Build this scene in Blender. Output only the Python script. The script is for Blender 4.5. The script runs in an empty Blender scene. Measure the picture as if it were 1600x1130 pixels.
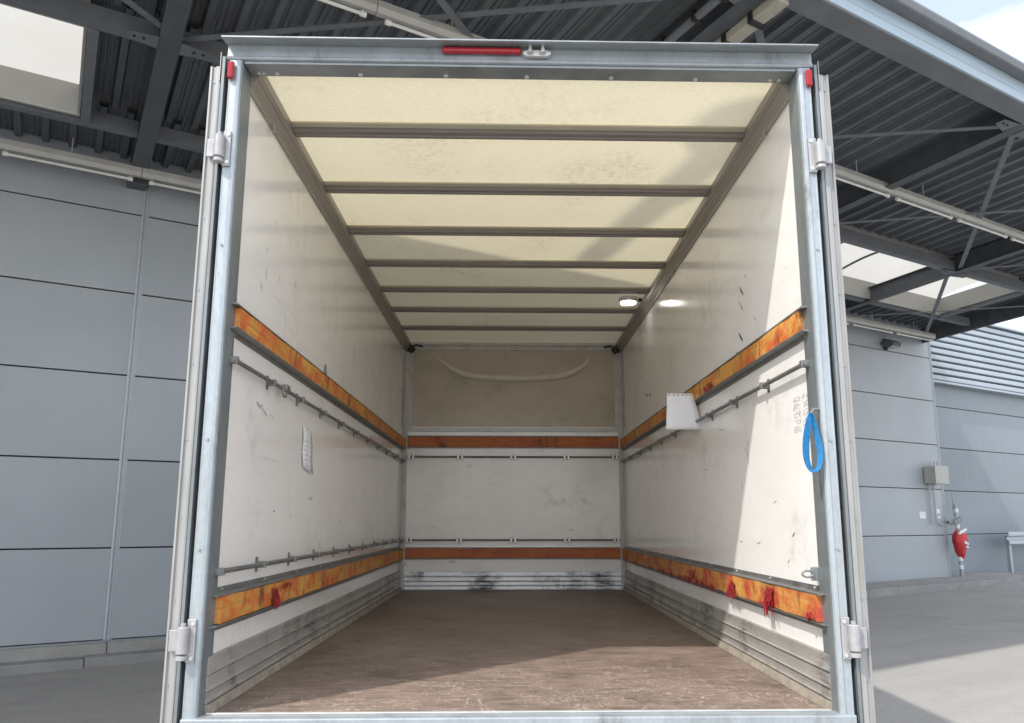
import bpy, bmesh, math, random
from mathutils import Vector, Matrix
random.seed(7)
SC = bpy.context.scene
COL = SC.collection
G = 1.05                      # height of the load floor above the yard
TH = 1.05                     # heading of the building front, from +Y towards +X
WD = Vector((math.sin(TH), math.cos(TH), 0))

# ------------------------------------------------------------------ camera
cam = bpy.data.cameras.new('camera')
cam.sensor_width = 36.0
cam.lens = 1214.11 * 36 / 1600
cam.shift_x = -24.6 / 1600
cam.shift_y = 35.0 / 1600
cam.clip_start = 0.05
cam.clip_end = 3000
cam_o = bpy.data.objects.new('camera', cam)
COL.objects.link(cam_o)
_p, _y, _r = 0.1758, 0.0248, -0.0003
fwd = Vector((math.sin(_y) * math.cos(_p), math.cos(_y) * math.cos(_p), math.sin(_p)))
rgt = Vector((math.cos(_y), -math.sin(_y), 0))
upv = rgt.cross(fwd)
r2 = rgt * math.cos(_r) + upv * math.sin(_r)
u2 = upv * math.cos(_r) - rgt * math.sin(_r)
m = Matrix((r2, u2, -fwd)).transposed().to_4x4()
m.translation = Vector((-0.0541, -3.1149, 0.7266 + G))
cam_o.matrix_world = m
SC.camera = cam_o

# ------------------------------------------------------------------ sky and sun
SUN = Vector((1.05, 1.0, -1.6)).normalized()      # direction the light travels
elev = math.asin(-SUN.z)
azim = math.atan2(-SUN.x, -SUN.y)
w = bpy.data.worlds.new('World')
SC.world = w
w.use_nodes = True
nt = w.node_tree
bg = nt.nodes['Background']
sky = nt.nodes.new('ShaderNodeTexSky')
sky.sky_type = 'NISHITA'
sky.sun_disc = False
sky.sun_elevation = elev
sky.sun_rotation = azim
sky.dust_density = 1.5
sky.ozone_density = 1.0
tc = nt.nodes.new('ShaderNodeTexCoord')
mp = nt.nodes.new('ShaderNodeMapping')
mp.inputs['Scale'].default_value = (1.0, 1.0, 2.2)
nz = nt.nodes.new('ShaderNodeTexNoise')
nz.inputs['Scale'].default_value = 2.3
nz.inputs['Detail'].default_value = 7
nz.inputs['Roughness'].default_value = 0.55
rp = nt.nodes.new('ShaderNodeValToRGB')
rp.color_ramp.elements[0].position = 0.36
rp.color_ramp.elements[1].position = 0.66
rp.color_ramp.elements[0].color = (0.22, 0.22, 0.22, 1)
rp.color_ramp.elements[1].color = (0.95, 0.95, 0.95, 1)
mx = nt.nodes.new('ShaderNodeMix')
mx.data_type = 'RGBA'
mx.inputs['B'].default_value = (8.2, 8.35, 8.7, 1)
nt.links.new(tc.outputs['Generated'], mp.inputs['Vector'])
nt.links.new(mp.outputs['Vector'], nz.inputs['Vector'])
nt.links.new(nz.outputs['Fac'], rp.inputs['Fac'])
nt.links.new(rp.outputs['Color'], mx.inputs['Factor'])
nt.links.new(sky.outputs['Color'], mx.inputs['A'])
nt.links.new(mx.outputs['Result'], bg.inputs['Color'])
bg.inputs['Strength'].default_value = 0.15

sl = bpy.data.lights.new('sun', 'SUN')
sl.energy = 2.0
sl.angle = math.radians(1.1)
sl.color = (1.0, 0.955, 0.89)
so = bpy.data.objects.new('sun', sl)
COL.objects.link(so)
so.rotation_euler = SUN.to_track_quat('-Z', 'Y').to_euler()
so.location = (-20, -20, 30)

vs = SC.view_settings
vs.view_transform = 'Standard'
vs.look = 'None'
vs.exposure = 0.93
vs.gamma = 1
SC.render.engine = 'CYCLES'
SC.cycles.max_bounces = 14
SC.cycles.diffuse_bounces = 8
SC.cycles.glossy_bounces = 4
SC.cycles.transmission_bounces = 8
SC.cycles.sample_clamp_indirect = 6
SC.cycles.use_denoising = True

# ------------------------------------------------------------------ material helper
class NB:
    def __init__(s, name):
        s.m = bpy.data.materials.new(name)
        s.m.use_nodes = True
        s.nt = s.m.node_tree
        s.b = s.nt.nodes['Principled BSDF']
        s.out = s.nt.nodes['Material Output']
        s.tc = s.nt.nodes.new('ShaderNodeTexCoord')
    def n(s, t): return s.nt.nodes.new(t)
    def l(s, a, b): s.nt.links.new(a, b)
    def vec(s, scale=(1, 1, 1), loc=(0, 0, 0), rot=(0, 0, 0)):
        k = s.n('ShaderNodeMapping')
        k.inputs['Scale'].default_value = scale
        k.inputs['Location'].default_value = loc
        k.inputs['Rotation'].default_value = rot
        s.l(s.tc.outputs['Object'], k.inputs['Vector'])
        return k.outputs['Vector']
    def noise(s, scale=5, detail=4, rough=.5, dist=0, vec=None):
        k = s.n('ShaderNodeTexNoise')
        k.inputs['Scale'].default_value = scale
        k.inputs['Detail'].default_value = detail
        k.inputs['Roughness'].default_value = rough
        k.inputs['Distortion'].default_value = dist
        s.l(vec if vec is not None else s.tc.outputs['Object'], k.inputs['Vector'])
        return k.outputs['Fac']
    def vor(s, scale=5, feature='F1', vec=None, out='Distance'):
        k = s.n('ShaderNodeTexVoronoi')
        k.feature = feature
        k.inputs['Scale'].default_value = scale
        s.l(vec if vec is not None else s.tc.outputs['Object'], k.inputs['Vector'])
        return k.outputs[out]
    def ramp(s, fac, stops):
        k = s.n('ShaderNodeValToRGB')
        e = k.color_ramp.elements
        while len(e) < len(stops): e.new(.5)
        for i, (p, c) in enumerate(stops):
            e[i].position = p
            e[i].color = (c, c, c, 1) if not isinstance(c, tuple) else (*c, 1)
        s.l(fac, k.inputs['Fac'])
        return k.outputs['Color']
    def mix(s, fac, a, b, mode='MIX'):
        k = s.n('ShaderNodeMix')
        k.data_type = 'RGBA'
        k.blend_type = mode
        for v, nm in ((fac, 'Factor'), (a, 'A'), (b, 'B')):
            i = [q for q in k.inputs if q.name == nm and q.enabled and (nm == 'Factor' or q.type == 'RGBA')][0]
            if isinstance(v, (int, float)): i.default_value = v if nm == 'Factor' else (v, v, v, 1)
            elif isinstance(v, tuple): i.default_value = (*v, 1)
            else: s.l(v, i)
        return [q for q in k.outputs if q.type == 'RGBA'][0]
    def math(s, op, a, b=0.0):
        k = s.n('ShaderNodeMath')
        k.operation = op
        for i, v in enumerate((a, b)):
            if isinstance(v, (int, float)): k.inputs[i].default_value = v
            else: s.l(v, k.inputs[i])
        return k.outputs[0]
    def sep(s, vec=None):
        k = s.n('ShaderNodeSeparateXYZ')
        s.l(vec if vec is not None else s.tc.outputs['Object'], k.inputs[0])
        return k.outputs
    def bump(s, h, strength=.2, dist=.01):
        k = s.n('ShaderNodeBump')
        k.inputs['Strength'].default_value = strength
        k.inputs['Distance'].default_value = dist
        s.l(h, k.inputs['Height'])
        s.l(k.outputs[0], s.b.inputs['Normal'])
    def set(s, **kw):
        names = dict(col='Base Color', rough='Roughness', metal='Metallic', spec='Specular IOR Level', alpha='Alpha',
                     coat='Coat Weight', emit='Emission Color', es='Emission Strength', trans='Transmission Weight')
        for k, v in kw.items():
            i = s.b.inputs[names[k]]
            if isinstance(v, tuple): i.default_value = (*v, 1)
            elif isinstance(v, (int, float)): i.default_value = v
            else: s.l(v, i)
        return s

MAT = {}
def simple(name, col, rough=.5, metal=0, var=.12, scale=6, bump=0, stretch=(1, 1, 1), spec=.5):
    k = NB(name)
    v = k.vec(stretch)
    f = k.noise(scale, 5, .6, 0, v)
    dark = tuple(c * (1 - var) for c in col)
    lite = tuple(min(1, c * (1 + var)) for c in col)
    c = k.ramp(f, [(.3, dark), (.7, lite)])
    r = k.ramp(f, [(.3, max(.02, rough - .08)), (.7, min(1, rough + .08))])
    k.set(col=c, rough=r, metal=metal, spec=spec)
    if bump: k.bump(k.noise(scale * 8, 3, .6, 0, v), bump, .004)
    MAT[name] = k.m
    return k.m

def m_galv(name, col, grime):
    k = NB(name)
    a = k.noise(7, 5, .6, 0, k.vec((1, 1, .22)))
    c = k.ramp(a, [(.3, tuple(q * .86 for q in col)), (.7, tuple(min(1, q * 1.08) for q in col))])
    sp = k.vor(55, 'F1', k.vec((1, 1, .6)))
    c = k.mix(.07, c, sp, 'OVERLAY')
    g1 = k.math('MULTIPLY', k.ramp(k.noise(2.4, 5, .65, .3, k.vec((2, 2, .7))), [(.50, 0), (.70, 1)]), k.ramp(k.noise(28, 4, .7, 0, k.vec((1, 1, .4))), [(.42, 0), (.66, 1)]))
    c = k.mix(k.math('MULTIPLY', g1, grime), c, (.13, .12, .105))
    ch = k.ramp(k.noise(33, 5, .7, .3, k.vec((1, 1, .5), (3, 3, 3))), [(.70, 0), (.73, 1)])
    c = k.mix(k.math('MULTIPLY', ch, .6), c, (.20, .15, .11))
    k.set(col=c, rough=k.ramp(a, [(.3, .32), (.7, .5)]), metal=.3)
    k.bump(k.noise(5, 4, .6, 0, k.vec((1, 1, .3))), .06, .01)
    MAT[name] = k.m
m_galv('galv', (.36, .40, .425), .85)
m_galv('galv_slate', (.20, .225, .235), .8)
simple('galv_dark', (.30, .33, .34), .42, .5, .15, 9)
simple('door_alu', (.33, .33, .32), .42, .2, .12, 10, 0, (2, 2, .3))
simple('alu', (.60, .60, .58), .38, .5, .12, 8)
simple('alu_white', (.56, .56, .545), .3, 0, .06, 6)
simple('cove', (.33, .305, .275), .38, .3, .1, 4, 0, (4, .4, 4))
simple('bow_flange', (.50, .465, .36), .5, 0, .06, 5)
simple('bow', (.235, .21, .195), .35, .1, .08, 5, 0, (.4, 4, 4))
simple('steel', (.22, .225, .22), .45, .5, .25, 14)
simple('hinge', (.38, .38, .385), .38, .2, .12, 20)
simple('black', (.018, .018, .02), .5, 0, .2, 10)
simple('rubber', (.03, .03, .03), .8, 0, .2, 8)
simple('red_lens', (.34, .008, .02), .15, 0, .05, 5)
simple('red_cloth', (.55, .035, .04), .6, 0, .25, 12, .3)
simple('red_tape', (.34, .025, .03), .5, 0, .4, 30)
simple('blue_strap', (.008, .17, .40), .7, 0, .25, 60, .6)
simple('beige_box', (.42, .42, .39), .45, 0, .06, 8)
simple('conduit', (.50, .51, .51), .4, 0, .08, 8)
simple('steel_dark', (.085, .093, .103), .5, 0, .2, 5)
simple('steel_brace', (.15, .16, .172), .5, 0, .15, 5)
simple('fascia', (.36, .44, .50), .42, .15, .08, 3, 0, (.3, 4, 4))
simple('trunking', (.44, .43, .40), .4, .1, .08, 4)
simple('tube', (.75, .74, .70), .3, 0, .03, 4)
simple('curb', (.40, .395, .37), .55, 0, .06, 3)
simple('pipe_tan', (.40, .37, .31), .5, 0, .15, 6)
simple('guard', (.42, .46, .49), .4, .4, .1, 6)
simple('brown_highlight', (.66, .61, .53), .4, 0, .06)
simple('core', (.03, .032, .035), .8)
simple('chassis', (.05, .05, .055), .6, .1)
simple('white_paint', (.78, .78, .76), .4, 0, .04)
simple('mark', (.05, .05, .055), .8, 0, .3, 30)
simple('ink', (.42, .42, .45), .8, 0, .3, 60)

def m_grp():                                       # glossy white gel-coat wall
    k = NB('grp_white')
    big = k.noise(.9, 4, .55)
    base = k.ramp(big, [(.3, (.85, .835, .81)), (.7, (.90, .89, .87))])
    # soft grey rub marks
    sm = k.math('MULTIPLY', k.ramp(k.noise(1.6, 5, .6, .4), [(.54, 0), (.72, 1)]), k.ramp(k.noise(9, 5, .7), [(.45, 0), (.75, 1)]))
    c = k.mix(k.math('MULTIPLY', sm, .5), base, (.24, .225, .21))
    # long level rub lines and a film of dirt low on the wall
    rub = k.math('MULTIPLY', k.ramp(k.noise(2.0, 6, .7, 0, k.vec((1, .12, 14))), [(.60, 0), (.72, 1)]), k.ramp(k.noise(1.1, 3, .5, 0, k.vec((1, 1, 1), (4, 4, 1))), [(.45, 0), (.60, 1)]))
    c = k.mix(k.math('MULTIPLY', rub, .28), c, (.36, .33, .30))
    film = k.ramp(k.noise(6, 6, .7, 0, k.vec((1, .5, 1.6))), [(.40, 0), (.72, 1)])
    c = k.mix(k.math('MULTIPLY', film, .10), c, (.48, .44, .38))
    # sharp dark scratches, running steeply down the wall
    s1 = k.noise(3.2, 8, .62, .25, k.vec((1, 6, 1.6), (3, 1, 2), (.55, 0, 0)))
    s2 = k.ramp(k.noise(1.7, 3, .5, 0, k.vec((1, 1, 1), (5, 2, 9))), [(.50, 0), (.62, 1)])
    c = k.mix(k.math('MULTIPLY', k.ramp(s1, [(.655, 0), (.685, 1)]), k.math('MULTIPLY', s2, .6)), c, (.14, .125, .115))
    # fine specks
    sp = k.ramp(k.noise(42, 2, .5), [(.755, 0), (.79, 1)])
    c = k.mix(k.math('MULTIPLY', sp, .6), c, (.16, .15, .14))
    k.set(col=c, rough=k.ramp(k.noise(3, 4, .6), [(.3, .10), (.75, .24)]), spec=.55)
    k.bump(k.noise(2.2, 2, .4), .05, .02)
    MAT['grp'] = k.m
m_grp()

def m_roof():                                      # translucent glass-fibre roof skin
    k = NB('grp_translucent')
    fib = k.noise(34, 5, .75, 0, k.vec((1, 3.2, 1)))
    cloud = k.noise(1.4, 4, .6, .3)
    dirt = k.math('MULTIPLY', k.ramp(cloud, [(.50, 0), (.74, 1)]), k.ramp(k.noise(26, 4, .7), [(.42, 0), (.68, 1)]))
    c = k.ramp(fib, [(.32, (.70, .635, .47)), (.62, (.83, .775, .60))])
    c = k.mix(k.math('MULTIPLY', dirt, .65), c, (.26, .22, .15))
    crk = k.ramp(k.noise(9, 8, .78, .5, k.vec((1, 2.6, 1), (3, 1, 0))), [(.64, 0), (.70, 1)])
    c = k.mix(k.math('MULTIPLY', crk, .30), c, (.38, .32, .22))
    k.set(col=k.mix(.45, c, (.95, .92, .80)), rough=.42, spec=.4)
    tr = k.n('ShaderNodeBsdfTranslucent')
    k.l(k.mix(1.0, c, (1.0, .98, .89), 'MULTIPLY'), tr.inputs['Color'])
    ms = k.n('ShaderNodeMixShader')
    ms.inputs[0].default_value = .345
    k.l(k.b.outputs[0], ms.inputs[1])
    k.l(tr.outputs[0], ms.inputs[2])
    k.l(ms.outputs[0], k.out.inputs['Surface'])
    k.bump(fib, .12, .004)
    MAT['roof'] = k.m
m_roof()

def m_floor():
    k = NB('ply_floor')
    grain = k.noise(6, 8, .7, .3, k.vec((1.0, 4.5, 1)))
    blot = k.noise(1.5, 5, .6)
    c = k.ramp(grain, [(.30, (.07, .050, .040)), (.50, (.205, .154, .125)), (.72, (.40, .315, .263))])
    c = k.mix(.38, c, k.ramp(blot, [(.35, (.11, .081, .066)), (.68, (.33, .255, .212))]))
    y = k.sep()[1]
    near = k.ramp(k.math('MULTIPLY', y, .5), [(.10, 1.0), (.80, .10)])
    # curved scratches: zero crossings of soft noise, broken up
    for sc, off, wdt in ((3.6, 0, .006), (6.0, 7, .008), (9.5, 13, .010), (13, 21, .012)):
        a = k.noise(sc, 2.5, .5, .9, k.vec((1.5, 1, 1), (off, off, 0)))
        line = k.ramp(k.math('ABSOLUTE', k.math('SUBTRACT', a, .5)), [(0, 1), (wdt, 0)])
        gate = k.ramp(k.noise(3.4, 3, .6, 0, k.vec((1, 1, 1), (off + 3, 1, 0))), [(.46, 0), (.58, 1)])
        c = k.mix(k.math('MULTIPLY', k.math('MULTIPLY', line, gate), k.math('MULTIPLY', near, .68)), c, (.66, .57, .47))
    for sc, rz, off in ((3.0, .15, 2), (3.6, -.5, 5), (2.6, 1.3, 9)):
        a = k.noise(sc, 6, .68, .1, k.vec((22, .7, 1), (off, off, 0), (0, 0, rz)))
        gate = k.ramp(k.noise(1.9, 3, .6, 0, k.vec((1, 1, 1), (off, 3, 0))), [(.48, 0), (.62, 1)])
        c = k.mix(k.math('MULTIPLY', k.math('MULTIPLY', k.ramp(a, [(.62, 0), (.68, 1)]), gate), k.math('MULTIPLY', near, .55)), c, (.56, .47, .38))
    dk = k.ramp(k.noise(2.6, 6, .7, .4, k.vec((1, 1.6, 1), (7, 7, 0))), [(.54, 0), (.70, 1)])
    c = k.mix(k.math('MULTIPLY', dk, .65), c, (.075, .056, .044))
    dust = k.math('MULTIPLY', k.ramp(k.noise(16, 6, .75), [(.56, 0), (.72, 1)]), near)
    c = k.mix(k.math('MULTIPLY', dust, .42), c, (.52, .44, .36))
    k.set(col=c, rough=k.ramp(grain, [(.3, .42), (.7, .62)]), spec=.4)
    k.bump(grain, .15, .004)
    MAT['floor'] = k.m
m_floor()

def m_orange(name, ylo, yhi, red, amount):
    k = NB(name)
    grain = k.noise(9, 7, .7, .15, k.vec((1, .35, 9)))
    a = k.noise(2.6, 6, .65, .3, k.vec((1, 1, 2)))
    c = k.ramp(a, [(.30, ylo), (.66, yhi)])
    c = k.mix(k.math('MULTIPLY', k.ramp(grain, [(.35, 1), (.62, 0)]), .35), c, tuple(q * .55 for q in ylo))
    # scraped red patches, feathered and ragged
    n1 = k.noise(5.0, 9, .70, .35, k.vec((1, 1.1, 1.5), (8, 3, 5)))
    bl = k.ramp(n1, [(.545 - .07 * amount, 0), (.61, 1)])
    c = k.mix(k.math('MULTIPLY', bl, .55 + .3 * amount), c, red)
    # one long wandering rub
    w1 = k.noise(1.1, 3, .55, .3, k.vec((1, 1.4, 3.6), (2, 4, 1)))
    line = k.ramp(k.math('ABSOLUTE', k.math('SUBTRACT', w1, .5)), [(0, .8), (.010, .6), (.030, 0)])
    c = k.mix(k.math('MULTIPLY', line, .6), c, red)
    # upright drips and black grime
    dk = k.ramp(k.noise(5, 7, .74, .3, k.vec((1, 1.8, .6), (1, 9, 2))), [(.555, 0), (.65, 1)])
    c = k.mix(k.math('MULTIPLY', dk, .8), c, (.085, .045, .03))
    gr = k.ramp(k.noise(38, 4, .7), [(.52, 0), (.75, 1)])
    c = k.mix(k.math('MULTIPLY', gr, .28), c, (.16, .10, .06))
    k.set(col=c, rough=k.ramp(a, [(.3, .42), (.7, .62)]), spec=.35)
    k.bump(grain, .35, .005)
    MAT[name] = k.m
m_orange('orange', (.60, .25, .05), (.78, .44, .11), (.58, .075, .028), .85)
m_orange('orange_worn', (.58, .25, .06), (.76, .42, .11), (.50, .04, .035), 1.3)
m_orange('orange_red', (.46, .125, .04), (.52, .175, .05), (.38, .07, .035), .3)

def m_plank(name, col, dirtcol, amt):
    k = NB(name)
    a = k.noise(4, 6, .7, .4, k.vec((1, .9, 3)))
    b = k.noise(2.0, 5, .65, .2, k.vec((1.6, 1.6, 1), (4, 4, 4)))
    c = k.ramp(a, [(.3, tuple(q * .8 for q in col)), (.7, col)])
    d = k.math('MULTIPLY', k.ramp(b, [(.48, 0), (.62, 1)]), k.ramp(k.noise(14, 5, .7, 0, k.vec((.6, .6, 4))), [(.36, 0), (.6, 1)]))
    c = k.mix(k.math('MULTIPLY', d, amt), c, dirtcol)
    k.set(col=c, rough=.42, metal=.35)
    MAT[name] = k.m
m_plank('kick', (.50, .485, .455), (.075, .07, .065), .8)
m_plank('kick_front', (.80, .82, .85), (.035, .035, .04), 1.0)
simple('dusty', (.31, .275, .225), .7, 0, .25, 18)

def m_brown():
    k = NB('brown_panel')
    a = k.noise(1.6, 5, .6, .5, k.vec((1, 1, 2)))
    c = k.ramp(a, [(.3, (.46, .40, .32)), (.7, (.55, .485, .395))])
    c = k.mix(k.math('MULTIPLY', k.ramp(k.noise(3, 4, .6), [(.56, 0), (.72, 1)]), .5), c, (.24, .22, .20))
    k.set(col=c, rough=.35)
    MAT['brown'] = k.m
m_brown()

def m_panel(name, col, seedloc):
    k = NB(name)
    a = k.noise(.6, 4, .55, 0, k.vec((1, 1, 1), seedloc))
    c = k.ramp(a, [(.3, tuple(q * .93 for q in col)), (.7, tuple(q * 1.05 for q in col))])
    st = k.noise(7, 4, .6, 0, k.vec((3, 3, .15), seedloc))
    c = k.mix(k.math('MULTIPLY', k.ramp(st, [(.55, 0), (.8, 1)]), .16), c, tuple(q * .7 for q in col))
    oi = k.n('ShaderNodeObjectInfo')
    c = k.mix(1.0, c, k.ramp(oi.outputs['Random'], [(0, (.93, .93, .925)), (1, (1.0, 1.0, 1.0))]), 'MULTIPLY')
    ds = k.math('MULTIPLY', k.ramp(k.noise(22, 5, .7), [(.55, 0), (.75, 1)]), k.ramp(k.noise(1.4, 4, .6), [(.5, 0), (.7, 1)]))
    c = k.mix(k.math('MULTIPLY', ds, .22), c, (.16, .155, .145))
    k.set(col=c, rough=k.ramp(st, [(.3, .36), (.7, .5)]), spec=.45)
    k.bump(k.noise(1.3, 2, .4), .10, .04)
    MAT[name] = k.m
m_panel('panel', (.385, .415, .44), (0, 0, 0))
m_panel('panel_b', (.225, .265, .295), (5, 1, 2))
m_panel('cladding', (.40, .455, .50), (2, 2, 2))
simple('joint', (.42, .455, .485), .4, .1, .06)

def m_deck():
    k = NB('deck')
    a = k.noise(.8, 5, .6)
    c = k.ramp(a, [(.3, (.105, .115, .128)), (.7, (.135, .147, .162))])
    st = k.noise(3, 5, .7, 0, k.vec((.4, 5, 1)))
    c = k.mix(k.math('MULTIPLY', k.ramp(st, [(.5, 0), (.75, 1)]), .3), c, (.17, .165, .155))
    k.set(col=c, rough=.46, metal=0)
    MAT['deck'] = k.m
m_deck()

def m_sky_panel():
    k = NB('skylight_sheet')
    c = k.ramp(k.noise(.8, 3, .5), [(.3, (.37, .355, .32)), (.7, (.41, .395, .36))])
    tr = k.n('ShaderNodeBsdfTranslucent')
    k.l(c, tr.inputs['Color'])
    k.set(col=c, rough=.5)
    ms = k.n('ShaderNodeMixShader')
    ms.inputs[0].default_value = .85
    k.l(k.b.outputs[0], ms.inputs[1])
    k.l(tr.outputs[0], ms.inputs[2])
    k.l(ms.outputs[0], k.out.inputs['Surface'])
    MAT['skylight'] = k.m
m_sky_panel()

def m_ground():
    k = NB('yard_concrete')
    v = k.vec((.35, 2.2, 1), (0, 0, 0), (0, 0, -(math.pi / 2 - TH)))
    a = k.noise(1.2, 7, .65, .3, v)
    b = k.noise(.28, 4, .6)
    f = k.noise(60, 4, .7)
    c = k.ramp(a, [(.28, (.28, .268, .25)), (.72, (.405, .39, .362))])
    c = k.mix(.4, c, k.ramp(b, [(.3, (.285, .272, .254)), (.7, (.405, .388, .36))]))
    c = k.mix(.35, c, k.ramp(f, [(.3, (.20, .197, .19)), (.7, (.50, .485, .46))]))
    st = k.math('MULTIPLY', k.ramp(k.noise(.55, 5, .65, .4), [(.54, 0), (.70, 1)]), k.ramp(k.noise(5, 5, .7), [(.35, 0), (.65, 1)]))
    c = k.mix(k.math('MULTIPLY', st, .42), c, (.12, .115, .11))
    agg = k.ramp(k.vor(120), [(.10, 1), (.28, 0)])
    c = k.mix(k.math('MULTIPLY', agg, .22), c, (.52, .50, .47))
    ck = k.noise(.7, 6, .6, .3, k.vec((1, 1, 1), (4, 8, 0)))
    crk = k.ramp(k.math('ABSOLUTE', k.math('SUBTRACT', ck, .5)), [(0, 1), (.0022, 0)])
    c = k.mix(k.math('MULTIPLY', crk, .22), c, (.09, .088, .085))
    k.set(col=c, rough=.8, spec=.3)
    k.bump(k.math('ADD', f, k.math('MULTIPLY', agg, .4)), .5, .008)
    MAT['ground'] = k.m
m_ground()
def m_stone(name, col):
    k = NB(name)
    a = k.noise(2.2, 6, .65)
    c = k.ramp(a, [(.3, tuple(q * .72 for q in col)), (.7, tuple(q * 1.12 for q in col))])
    f = k.noise(70, 3, .7)
    c = k.mix(.3, c, k.ramp(f, [(.3, tuple(q * .6 for q in col)), (.7, tuple(q * 1.3 for q in col))]))
    k.set(col=c, rough=.85, spec=.3)
    k.bump(f, .35, .006)
    MAT[name] = k.m
m_stone('kerb', (.30, .298, .29))
m_stone('plinth', (.36, .35, .33))

def m_paper(name, ruled):
    k = NB(name)
    c = k.ramp(k.noise(5, 3, .5), [(.3, (.74, .75, .78)), (.7, (.80, .81, .83))])
    if ruled:
        s = k.sep()
        z = k.math('FRACT', k.math('ADD', k.math('MULTIPLY', s[2], 38), k.math('MULTIPLY', k.noise(6, 3, .5), 1.5)))
        row = k.ramp(z, [(.35, 0), (.42, 1), (.66, 1), (.72, 0)])
        ink = k.ramp(k.noise(70, 3, .8, 1.5), [(.47, 0), (.52, 1)])
        blk = k.ramp(k.noise(11, 2, .5), [(.42, 0), (.46, 1)])
        c = k.mix(k.math('MULTIPLY', k.math('MULTIPLY', row, ink), k.math('MULTIPLY', blk, .55)), c, (.16, .16, .22))
    k.set(col=c, rough=.75, spec=.2)
    MAT[name] = k.m
m_paper('paper', False)
m_paper('paper_written', True)

k = NB('lamp_lit')
k.set(col=(.9, .9, .9), emit=(1, .97, .9), es=5.0)
MAT['lamp'] = k.m

# ------------------------------------------------------------------ mesh helper
class MB:
    def __init__(s): s.v = []; s.f = []
    def quad(s, a, b, c, d):
        i = len(s.v); s.v += [a, b, c, d]; s.f.append((i, i + 1, i + 2, i + 3)); return s
    def poly(s, pts):
        i = len(s.v); s.v += pts; s.f.append(tuple(range(i, i + len(pts)))); return s
    def box(s, x0, x1, y0, y1, z0, z1):
        i = len(s.v)
        s.v += [(x0, y0, z0), (x1, y0, z0), (x1, y1, z0), (x0, y1, z0), (x0, y0, z1), (x1, y0, z1), (x1, y1, z1), (x0, y1, z1)]
        s.f += [(i, i + 3, i + 2, i + 1), (i + 4, i + 5, i + 6, i + 7), (i, i + 1, i + 5, i + 4), (i + 1, i + 2, i + 6, i + 5), (i + 2, i + 3, i + 7, i + 6), (i + 3, i, i + 4, i + 7)]
        return s
    def prism(s, prof, fn, t0, t1, close=True, caps=True):
        """profile points (a,b) swept between t0 and t1; fn(a,b,t) gives the point"""
        i = len(s.v); n = len(prof)
        s.v += [fn(a, b, t0) for a, b in prof] + [fn(a, b, t1) for a, b in prof]
        for q in range(n if close else n - 1):
            r = (q + 1) % n
            s.f.append((i + q, i + r, i + n + r, i + n + q))
        if close and caps:
            s.f += [tuple(i + q for q in reversed(range(n))), tuple(i + n + q for q in range(n))]
        return s
    def tube(s, pts, r, seg=10, caps=True):
        pts = [Vector(p) for p in pts]
        rs = r if isinstance(r, (list, tuple)) else [r] * len(pts)
        rings = []
        up = None
        for j, p in enumerate(pts):
            d = (pts[min(j + 1, len(pts) - 1)] - pts[max(j - 1, 0)]).normalized()
            if up is None:
                up = Vector((0, 0, 1)) if abs(d.z) < .9 else Vector((1, 0, 0))
            sd = d.cross(up).normalized()
            up = sd.cross(d).normalized()
            i = len(s.v)
            for q in range(seg):
                a = 2 * math.pi * q / seg
                s.v.append(tuple(p + (sd * math.cos(a) + up * math.sin(a)) * rs[j]))
            rings.append(i)
        for a, b in zip(rings, rings[1:]):
            for q in range(seg):
                r_ = (q + 1) % seg
                s.f.append((a + q, a + r_, b + r_, b + q))
        if caps:
            s.f.append(tuple(rings[0] + q for q in reversed(range(seg))))
            s.f.append(tuple(rings[-1] + q for q in range(seg)))
        return s
    def bar(s, p, q, wid, hgt):
        p, q = Vector(p), Vector(q)
        d = (q - p).normalized()
        sd = d.cross(Vector((0, 0, 1)))
        sd = sd.normalized() if sd.length > 1e-4 else Vector((1, 0, 0))
        up = sd.cross(d)
        i = len(s.v)
        for c in (p, q):
            for a, b in ((-1, -1), (1, -1), (1, 1), (-1, 1)):
                s.v.append(tuple(c + sd * a * wid / 2 + up * b * hgt / 2))
        s.f += [(i, i + 1, i + 2, i + 3), (i + 7, i + 6, i + 5, i + 4)] + [(i + a, i + 4 + a, i + 4 + (a + 1) % 4, i + (a + 1) % 4) for a in range(4)]
        return s
    def build(s, name, mat, parent=None, bevel=0, smooth=False, seg=2):
        me = bpy.data.meshes.new(name)
        me.from_pydata([tuple(v) for v in s.v], [], s.f)
        bm = bmesh.new(); bm.from_mesh(me)
        bmesh.ops.recalc_face_normals(bm, faces=bm.faces)
        bm.to_mesh(me); bm.free()
        me.materials.append(MAT[mat])
        if smooth:
            for p in me.polygons: p.use_smooth = True
            me.set_sharp_from_angle(angle=math.radians(40))
        o = bpy.data.objects.new(name, me)
        COL.objects.link(o)
        if parent is not None: o.parent = parent
        if bevel:
            b = o.modifiers.new('bevel', 'BEVEL')
            b.width = bevel; b.segments = seg; b.limit_method = 'ANGLE'; b.angle_limit = math.radians(35)
        return o
def tag(o, label, cat, group=None, kind=None):
    o['label'] = label; o['category'] = cat
    if group: o['group'] = group
    if kind: o['kind'] = kind
    return o
def empty(name, loc=(0, 0, 0), rz=0):
    o = bpy.data.objects.new(name, None)
    COL.objects.link(o); o.location = loc; o.rotation_euler = (0, 0, rz); o.empty_display_size = .2
    return o
def share(o, parent, loc=(0, 0, 0), rot=None):
    c = o.copy(); COL.objects.link(c); c.parent = parent; c.location = loc
    if rot: c.rotation_euler = rot
    return c
def copy_tree(o, parent=None):
    c = o.copy(); COL.objects.link(c); c.parent = parent
    for ch in list(o.children): copy_tree(ch, c)
    return c

BROT = math.pi / 2 - TH       # building frame: X along the front, Y into the building
def gz(a): return 0.0155 * (a + 2)

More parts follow.
